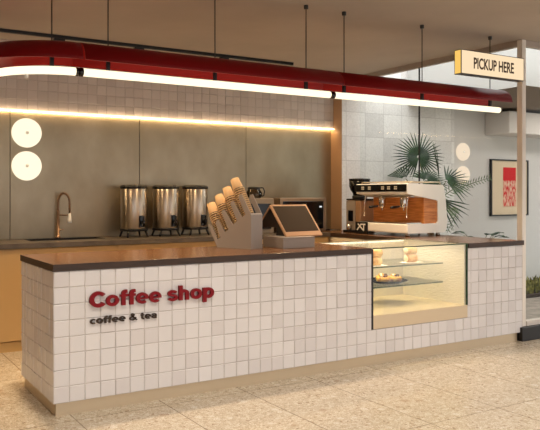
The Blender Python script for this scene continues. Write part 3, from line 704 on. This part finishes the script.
# grinder
gr = thing('coffee_grinder', 'coffee grinder with dark bean hopper at the far left of the espresso machine', 'coffee grinder', (3.97, 1.93, 0.95))
GX0, GX1, GY0, GY1 = 3.86, 4.1, 1.79, 2.05
bm = NB(); box(bm, GX0 - 0.02, GX1, GY0, GY1, 0.95, 0.978, bev=0.004); obj('base', bm, M['black'], gr)
bm = NB(); box(bm, GX0 + 0.03, GX1 - 0.01, GY0 + 0.01, GY1 - 0.01, 0.978, 1.315, bev=0.008); obj('housing', bm, M['peach'], gr)
obj('front_plate', B((GX0 + 0.02, GX0 + 0.0295, GY0 + 0.09, GY1 - 0.012, 0.98, 1.31), bev=0.002), M['grey_paint'], gr)
obj('control_panel', B((GX0 + 0.008, GX0 + 0.0195, GY0 + 0.12, GY1 - 0.06, 1.08, 1.2), bev=0.002), M['black_gloss'], gr)
bm = NB(); lathe(bm, [(0.0, 0), (0.03, 0), (0.035, 0.06), (0.033, 0.06), (0.028, 0.003), (0, 0.003)], (GX0 + 0.0, GY0 + 0.17, 0.979), 18); obj('grounds_cup', bm, M['chrome'], gr)
bm = NB(); box(bm, GX0 + 0.025, GX1 - 0.005, GY0 + 0.005, GY1 - 0.005, 1.315, 1.335, bev=0.004); lathe(bm, [(0.085, 0), (0.085, 0.03), (0.07, 0.04)], (3.98, 1.92, 1.335), 24); obj('collar', bm, M['black'], gr)
bm = NB(); lathe(bm, [(0.075, 0.0), (0.078, 0.02), (0.105, 0.06), (0.118, 0.10), (0.12, 0.17), (0.117, 0.17), (0.114, 0.105), (0.095, 0.08)], (3.98, 1.92, 1.375), 32); obj('hopper', bm, M['black_gloss'], gr)
bm = NB(); lathe(bm, [(0, 0.005), (0.123, 0.0), (0.123, 0.018), (0, 0.022)], (3.98, 1.92, 1.545), 32); obj('hopper_lid', bm, M['black'], gr)

# ------------------------------------------------------------------ round wall lamps
def wall_lamp(c, r, m, label):
    o = thing('wall_lamp', label, 'wall lamp', c, 'round wall lamps'); c = Vector(c)
    bm = NB(); lathe(bm, [(0, 0), (r * 0.96, 0), (r, 0.012), (r * 0.98, 0.03), (r * 0.88, 0.046), (r * 0.6, 0.056), (r * 0.26, 0.052), (r * 0.15, 0.036), (0, 0.034)], c, 48, axis=(0, -1, 0)); obj('diffuser', bm, m, o)
    bm = NB(); lathe(bm, [(0, 0.0), (r * 0.12, 0.0), (r * 0.1, 0.006), (0, 0.007)], c + Vector((0, -0.036, 0)), 16, axis=(0, -1, 0)); obj('centre_cap', bm, M['white_metal'], o)
wall_lamp((0.440, 2.659, 1.981), 0.142, M['wall_lamp'], 'round white disc lamp, upper of the pair on the steel back wall')
wall_lamp((0.440, 2.659, 1.661), 0.142, M['wall_lamp'], 'round white disc lamp, lower of the pair on the steel back wall')
wall_lamp((6.21, 2.45, 1.966), 0.122, M['wall_lamp_far'], 'round beige disc lamp beyond the glass, upper of its pair')
wall_lamp((6.21, 2.45, 1.650), 0.122, M['wall_lamp_far'], 'round beige disc lamp beyond the glass, lower of its pair')

# LED strip under the tile band
ls = thing('led_strip', 'thin glowing light strip along the bottom of the tiled band', 'strip light', (0.2, 2.59, 2.18))
obj('light_bar', B((-3.7, 4.12, 2.582, 2.602, 2.186, 2.191)), M['led'], ls)
obj('light_bar', B((-3.7, 4.12, 2.63, 2.648, 2.184, 2.19)), M['led_down'], ls)
obj('channel', B((-3.7, 4.12, 2.6025, 2.625, 2.182, 2.1919)), M['brushed'], ls)

# ------------------------------------------------------------------ pendant lamp
pl = thing('pendant_light', 'long red half-pipe pendant with a glowing tube above the counter', 'pendant light', (2.2, 0.09, CEIL))
PY, PZ, RR, RIM = 0.09, 2.178, 0.15, 2.236
BC, BR = Vector((0.165, PY + 0.45, 0)), 0.45
def path(n=16, yend=1.9):
    pts = [BC + Vector((-BR * sin(a), -BR * cos(a), 0)) for a in [pi / 2 * k / n for k in range(n + 1)]]
    return pts + [Vector((BC.x - BR, yend, 0))]
def shade(pts):
    bm = NB(); n = len(pts); seg = 20; outer, inner = [], []
    for i, p in enumerate(pts):
        d = (pts[min(i + 1, n - 1)] - pts[max(i - 1, 0)]).normalized(); s = Vector((-d.y, d.x, 0))
        outer.append([bm.verts.new(p + s * (RR * cos(pi * k / seg)) + Vector((0, 0, RIM + (RR - 0.02) * sin(pi * k / seg)))) for k in range(seg + 1)])
        inner.append([bm.verts.new(p + s * ((RR - 0.009) * cos(pi * k / seg)) + Vector((0, 0, RIM + (RR - 0.029) * sin(pi * k / seg)))) for k in range(seg + 1)])
    inn = {v for r_ in inner for v in r_}
    for g in (outer, inner):
        for a, b in zip(g[:-1], g[1:]):
            for k in range(seg):
                f = bm.faces.new((a[k], a[k + 1], b[k + 1], b[k])); f.smooth = True
    for a, b, c, e in zip(outer[:-1], outer[1:], inner[:-1], inner[1:]):
        for k in (0, seg): bm.faces.new((a[k], b[k], e[k], c[k]))
    for i in (0, -1):
        for k in range(seg): bm.faces.new((outer[i][k], outer[i][k + 1], inner[i][k + 1], inner[i][k]))
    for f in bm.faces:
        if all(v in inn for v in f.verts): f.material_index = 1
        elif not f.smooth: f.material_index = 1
    bmesh.ops.recalc_face_normals(bm, faces=bm.faces)
    return bm
def straight(x0, x1): return [Vector((x0 + (x1 - x0) * k / 4, PY, 0)) for k in range(5)]
obj('shade', shade(path()), [M['red'], M['red_inner_lit']], pl)
obj('shade', shade(straight(0.170, 2.222)), [M['red'], M['red_inner_lit']], pl)
obj('shade', shade(straight(2.227, 4.185)), [M['red'], M['red_inner_lit']], pl)
zt = Vector((0, 0, PZ))
def ltube(pts):
    bm = NB(); tube(bm, [p + zt for p in pts], 0.026, 20)
    return bm
obj('light_tube', ltube(path()), M['tube'], pl)
obj('light_tube', ltube(straight(0.20, 2.19)), M['tube'], pl)
obj('light_tube', ltube(straight(2.235, 4.175)), M['tube'], pl)
for x0, x1 in ((0.150, 0.168), (0.174, 0.200), (2.19, 2.2345), (4.175, 4.190)):
    bm = NB(); lathe(bm, [(0, 0), (0.026, 0), (0.029, 0.003), (0.029, x1 - x0 - 0.003), (0.026, x1 - x0), (0, x1 - x0)], (x0, PY + (0.001 if x0 < .17 else 0), PZ), 24, axis=(1, 0, 0)); obj('tube_cap', bm, M['black_gloss'], pl)
for x in (0.007, 0.368, 1.163, 1.961, 2.334, 3.189, 4.051):
    y = PY if x > 0.1 else BC.y - sqrt(BR ** 2 - (BC.x - x) ** 2)
    bm = NB(); tube(bm, [(x, y, PZ + 0.03), (x, y, CEIL)], 0.0042, 10); rd = obj('suspension_rod', bm, M['black'], pl)
    bm = NB(); lathe(bm, [(0, -0.028), (0.017, -0.028), (0.018, -0.004), (0.018, 0), (0, 0)], (x, y, CEIL), 16); obj('ceiling_cup', bm, M['black'], rd)
    bm = NB(); box(bm, x - 0.011, x + 0.011, y - 0.012, y + 0.012, PZ + 0.028, RIM + RR - 0.03); obj('tube_clip', bm, M['black'], rd)
bm = NB(); p = at_y(22, 75, 0.3); lathe(bm, [(0, -0.022), (0.012, -0.02), (0.012, 0.012), (0, 0.012)], (-0.13, 0.205, PZ - 0.03), 14); obj('white_stud', bm, M['white_metal'], pl)

# ceiling track
tk = thing('ceiling_track', 'thin black lighting track on the ceiling behind the red pendant', 'track', (1.0, 2.16, CEIL))
bm = NB(); box(bm, -3.2, 3.22, 2.145, 2.18, CEIL - 0.03, CEIL, bev=0.002); obj('rail', bm, M['black'], tk)
for x in (0.62, 1.4, 2.35):
    bm = NB(); box(bm, x - 0.05, x + 0.05, 2.14, 2.185, CEIL - 0.06, CEIL - 0.031, bev=0.004); obj('adapter', bm, M['black'], tk)

# ------------------------------------------------------------------ pickup sign
sg = thing('pickup_sign', 'lit cream box sign reading PICKUP HERE fixed to the corner post', 'sign', (3.9, -0.04, 2.54))
S0, S1, Z0, Z1, YF, YB = 3.487, 4.42, 2.441, 2.652, -0.082, -0.003
S1 = 4.315
bm = NB(); e = 0.005
for q in ((S0, S1, YF - 0.001, YB, Z0, Z0 + e), (S0, S1, YF - 0.001, YB, Z1 - e, Z1), (S0 - .001, S0 + e, YF - 0.001, YF + e, Z0, Z1), (S1 - e, S1, YF - 0.001, YB, Z0, Z1), (S0 - .001, S0 + e, YB - e, YB, Z0, Z1), (S0 + e, S1 - e, YB - 0.003, YB, Z0 + e, Z1 - e)): box(bm, *q)
obj('casing', bm, M['black'], sg)
ff = obj('front_face', B((S0 + e, S1 - e, YF, YF + 0.004, Z0 + e, Z1 - e)), M['sign_face'], sg)
obj('side_face', B((S0, S0 + 0.004, YF + e, YB - e, Z0 + e, Z1 - e)), M['sign_side'], sg)
bm = NB(); box(bm, 4.25, 4.3935, -0.0025, 0.02, 2.5, 2.6); obj('bracket', bm, M['black'], sg)
tx = lettering('sign_text', 'PICKUP HERE', 3.643, 4.172, 2.497, 0.098, YF - 0.0005, 0.002, M['sign_text'], sg, 0.022)
bpy.context.view_layer.update()

# ------------------------------------------------------------------ painting beyond the glass
pa = thing('framed_painting', 'square framed artwork with a red rectangle on the wall beyond the glass', 'painting', (7.15, 2.44, 1.47))
bm = NB(); PX0, PX1, PZ0, PZ1 = 6.758, 7.555, 1.075, 1.882; w = 0.018
for q in ((PX0, PX1, PZ0, PZ0 + w), (PX0, PX1, PZ1 - w, PZ1), (PX0, PX0 + w, PZ0 + w, PZ1 - w), (PX1 - w, PX1, PZ0 + w, PZ1 - w)): box(bm, q[0], q[1], 2.412, 2.452, q[2], q[3])
obj('frame', bm, M['black'], pa)
obj('mount', B((PX0 + w, PX1 - w, 2.43, 2.45, PZ0 + w, PZ1 - w)), M['mat_board'], pa)
a = B((7.02, 7.29, 2.427, 2.4299, 1.21, 1.77)); obj('print', a, M['art'], pa, origin=(7.02, 2.427, 1.21))

# ------------------------------------------------------------------ plants
def fan_leaf(bm, c, nrm, up, rad, spread, n, w=0.012, droop=0.12, mi=0):
    c, nrm, up = Vector(c), Vector(nrm).normalized(), Vector(up); up = (up - nrm * up.dot(nrm)).normalized(); sd = nrm.cross(up)
    for k in range(n):
        a = -spread / 2 + spread * k / (n - 1); r = rad * random.uniform(0.9, 1.05) * (0.82 + 0.18 * cos(a * 0.8))
        d = up * cos(a) + sd * sin(a); t = nrm.cross(d); cols = []
        for s, ww in ((0.06, 0.35), (0.35, 1.0), (0.7, 0.8), (1.0, 0.06)):
            p = c + d * r * s - nrm * (droop * r * s * s) * random.uniform(.7, 1.3) - Vector((0, 0, droop * 0.8 * r * s * s))
            hw = w * ww * (rad / 0.35)
            cols.append((bm.verts.new(p - t * hw), bm.verts.new(p + nrm * hw * 0.5), bm.verts.new(p + t * hw)))
        for q, r2 in zip(cols[:-1], cols[1:]):
            for i in range(2):
                f = bm.faces.new((q[i], q[i + 1], r2[i + 1], r2[i])); f.material_index = mi
def solid(o, t=0.0012):
    m = o.modifiers.new('thickness', 'SOLIDIFY'); m.thickness = t; return o
base = Vector((4.98, 1.8, 0.004))
pm = thing('fan_palm', 'potted fan palm with spiky dark green leaves behind the espresso machine', 'palm', base)
bm = NB(); lathe(bm, [(0, 0), (0.17, 0), (0.21, 0.42), (0.22, 0.44), (0.2, 0.44), (0.19, 0.38), (0, 0.38)], base, 32); obj('pot', bm, M['pot'], pm)
bm = NB(); lathe(bm, [(0, 0.381), (0.185, 0.381), (0.1, 0.4), (0, 0.405)], base, 24); obj('soil', bm, M['soil'], pm)
crown = base + Vector((0, 0, 1.25))
bm = NB(); tube(bm, [base + Vector((0, 0, 0.38)), base + Vector((0.01, 0.01, 0.8)), crown], [0.05, 0.045, 0.035], 12); obj('trunk', bm, M['trunk'], pm)
view = Vector((-0.45, -0.85, 0.15))
L0, L1 = at_x(406, 179, 5.0), at_x(377, 164, 5.15)
leafs = [  # centre, normal, up, radius, spread, n, mat
    (at_x(418.5, 157, 4.95), view, (0, 0, 1), 0.37, radians(325), 38, 0),
    (L0, (-0.4, -0.5, 0.75), L1 - L0, (L1 - L0).length, radians(80), 11, 0),
    (at_x(426, 180, 4.9), (-0.35, -0.65, 0.7), (0.9, -0.3, 0.1), 0.30, radians(270), 34, 0),
    (at_x(439, 180, 4.9), (0.9, -0.5, 0.05), (0.36, -0.2, 0.9), 0.48, radians(16), 6, 0),
    (at_x(446, 181, 5.0), (-0.4, -0.7, 0.6), (0.85, -0.45, 0.25), 0.34, radians(140), 15, 0),
    (at_x(440, 200, 5.0), (-0.6, -0.8, 0.1), (0.55, -0.3, -0.6), 0.36, radians(80), 9, 0)]
for (c, nr, up, rad, sprd, n, mi) in leafs:
    bm = NB(); fan_leaf(bm, c, nr, up, rad, sprd, n, w=0.0095 * 0.35 / max(rad, 0.3))
    lf = solid(obj('leaf', bm, M['leaf'], pm))
    bm = NB(); c = Vector(c); mid = (crown + c) / 2 + Vector((0, 0, -0.03)); tube(bm, [crown - Vector((0, 0, 0.03)), mid, c], [0.009, 0.007, 0.005], 6); obj('leaf_stalk', bm, M['stem'], lf)
# feathery pale fronds reaching right
def frond(pts, ln, n, m):
    bm = NB(); P = [Vector(p) for p in pts]; tube(bm, P, [0.005] * (len(P) - 1) + [0.002], 6)
    for k in range(n):
        f = k / n * (len(P) - 1); i = int(f); p = P[i].lerp(P[i + 1], f - i); d = (P[i + 1] - P[i]).normalized(); s = d.cross(view).normalized()
        for sg_ in (-1, 1):
            tip = p + (d * 0.6 + s * sg_ * 0.8) * ln * (1 - 0.6 * k / n) * random.uniform(0.8, 1.1); w = view.cross(tip - p).normalized() * 0.006; mid = (p + tip) / 2
            v = [bm.verts.new(q) for q in (p, mid + w, tip, mid - w)]; bm.faces.new(v)
    return solid(obj('frond', bm, m, pm))
frond([crown, at_x(452, 190, 5.0), at_x(470, 184, 5.0), at_x(492, 177, 5.0)], 0.12, 24, M['leaf_pale'])
frond([crown + Vector((0, 0, -.05)), at_x(450, 208, 5.0), at_x(456, 214, 5.0), at_x(447, 233, 5.0)], 0.12, 18, M['leaf_pale'])
sh = thing('leafy_plant', 'low leafy plant just showing above the worktop behind the glass', 'plant', (5.0, 1.05, 0.004))
bm = NB(); lathe(bm, [(0, 0), (0.13, 0), (0.16, 0.5), (0.17, 0.52), (0.15, 0.52), (0.14, 0.47), (0, 0.47)], (5.0, 1.05, 0.004), 28); obj('pot', bm, M['pot'], sh)
bm = NB(); bl = NB()
for k in range(14):
    a = k * 2.4; h = random.uniform(0.3, 0.45); e = Vector((5.0 + 0.18 * cos(a), 1.05 + 0.18 * sin(a), 0.5 + h)); tube(bm, [(5.0, 1.05, 0.47), ((5.0 + e.x) / 2, (1.05 + e.y) / 2, 0.5 + h * 0.7), e], 0.004, 5)
    d = Vector((cos(a), sin(a), 0.25)); s = Vector((-sin(a), cos(a), 0))
    vs = [bl.verts.new(e + d * (0.14 * x) + s * (0.05 * y) + Vector((0, 0, z))) for x, y, z in ((0, 0, 0), (0.35, 1, 0.01), (0.7, 0.8, 0.005), (1, 0, -0.02), (0.7, -0.8, 0.005), (0.35, -1, 0.01))]
    f = bl.faces.new(vs); f.smooth = True
obj('stems', bm, M['stem'], sh); solid(obj('foliage', bl, M['leaf'], sh))
# planted bed along the outside wall
bed = thing('planter_bed', 'low bed of yellow-green ground plants at the foot of the outside wall', 'planter', (8.0, 2.2, 0.004))
obj('soil', B((6.4, 9.6, 1.75, 2.425, 0.004, 0.05), bev=0.01), M['soil'], bed)
bm = NB()
for k in range(700):
    x, y = random.uniform(6.45, 9.55), random.uniform(1.78, 2.4); h = random.uniform(0.05, 0.2); a = random.uniform(0, 6.28); w = 0.018
    c = Vector((x, y, 0.05)); t = Vector((cos(a), sin(a), 0)) * random.uniform(0.02, 0.08); s = Vector((-sin(a), cos(a), 0)) * w
    m_ = c + t * 0.5 + Vector((0, 0, h * 0.7)); vs = [bm.verts.new(p) for p in (c - s * 0.4, m_ - s, c + t + Vector((0, 0, h)), m_ + s, c + s * 0.4)]; bm.faces.new(vs)
f = solid(obj('ground_plants', bm, M['moss'], bed)); f['kind'] = 'stuff'

# ------------------------------------------------------------------ lights
w = bpy.data.worlds.new('world'); scene.world = w; w.use_nodes = True
wn, wl = w.node_tree.nodes, w.node_tree.links; bg = wn['Background']; bg.inputs[1].default_value = 1.0
tc = wn.new('ShaderNodeTexCoord'); sp = wn.new('ShaderNodeSeparateXYZ'); wl.new(tc.outputs['Generated'], sp.inputs[0])
cr = wn.new('ShaderNodeValToRGB'); cr.color_ramp.elements[0].position = 0.1; cr.color_ramp.elements[0].color = (0.96, 0.94, 0.95, 1); cr.color_ramp.elements[1].position = 0.8; cr.color_ramp.elements[1].color = (4.2, 4.12, 4.1, 1)
wl.new(sp.outputs[2], cr.inputs[0]); wl.new(cr.outputs[0], bg.inputs[0])
def area(name, loc, size, power, rgb, rot=(0, 0, 0), sy=None, spread=pi):
    l = bpy.data.lights.new(name, 'AREA'); l.energy = power; l.color = lin(rgb)[:3]; l.size = size; l.spread = spread
    if sy: l.shape = 'RECTANGLE'; l.size_y = sy
    o = bpy.data.objects.new(name, l); COL.objects.link(o); o.location = loc; o.rotation_euler = rot; return o
# ceiling downlights over the customer floor
for i, (x, y, p) in enumerate(((-0.3, -1.8, 19), (0.6, -1.7, 19), (2.4, -1.7, 19), (4.2, -1.7, 16), (-1.6, 1.2, 7), (-1.6, -3.4, 10), (1.5, -3.6, 10), (4.0, -3.6, 9))):
    area('downlight', (x, y, CEIL - 0.01), 0.16, p, (255, 242, 224), spread=radians(120))
# downlights over the counter, plus unseen aisle fill added to support the dim tube
for x in (0.1, 0.9, 2.5, 3.4): area('downlight_counter', (x, 0.6, CEIL - 0.01), 0.12, 9, (255, 230, 196), spread=radians(80))
for x in (0.2, 1.7, 3.2): area('aisle_fill', (x, 1.5, CEIL - 0.01), 0.14, 12, (255, 220, 170), spread=radians(120))
area('case_light', (3.08, 0.4, 0.935), 0.9, 2.7, (255, 240, 218), sy=0.6)
# unseen fill lights added under the canopy to brighten the outside
for x in (6.0, 7.4, 8.6): area('canopy_fill', (x, 1.4, 2.55), 0.3, 8, (255, 244, 236))

scene.view_settings.view_transform = 'Standard'; scene.view_settings.look = 'None'
scene.view_settings.exposure = 0.12; scene.view_settings.gamma = 1.0; scene.view_settings.use_curve_mapping = False
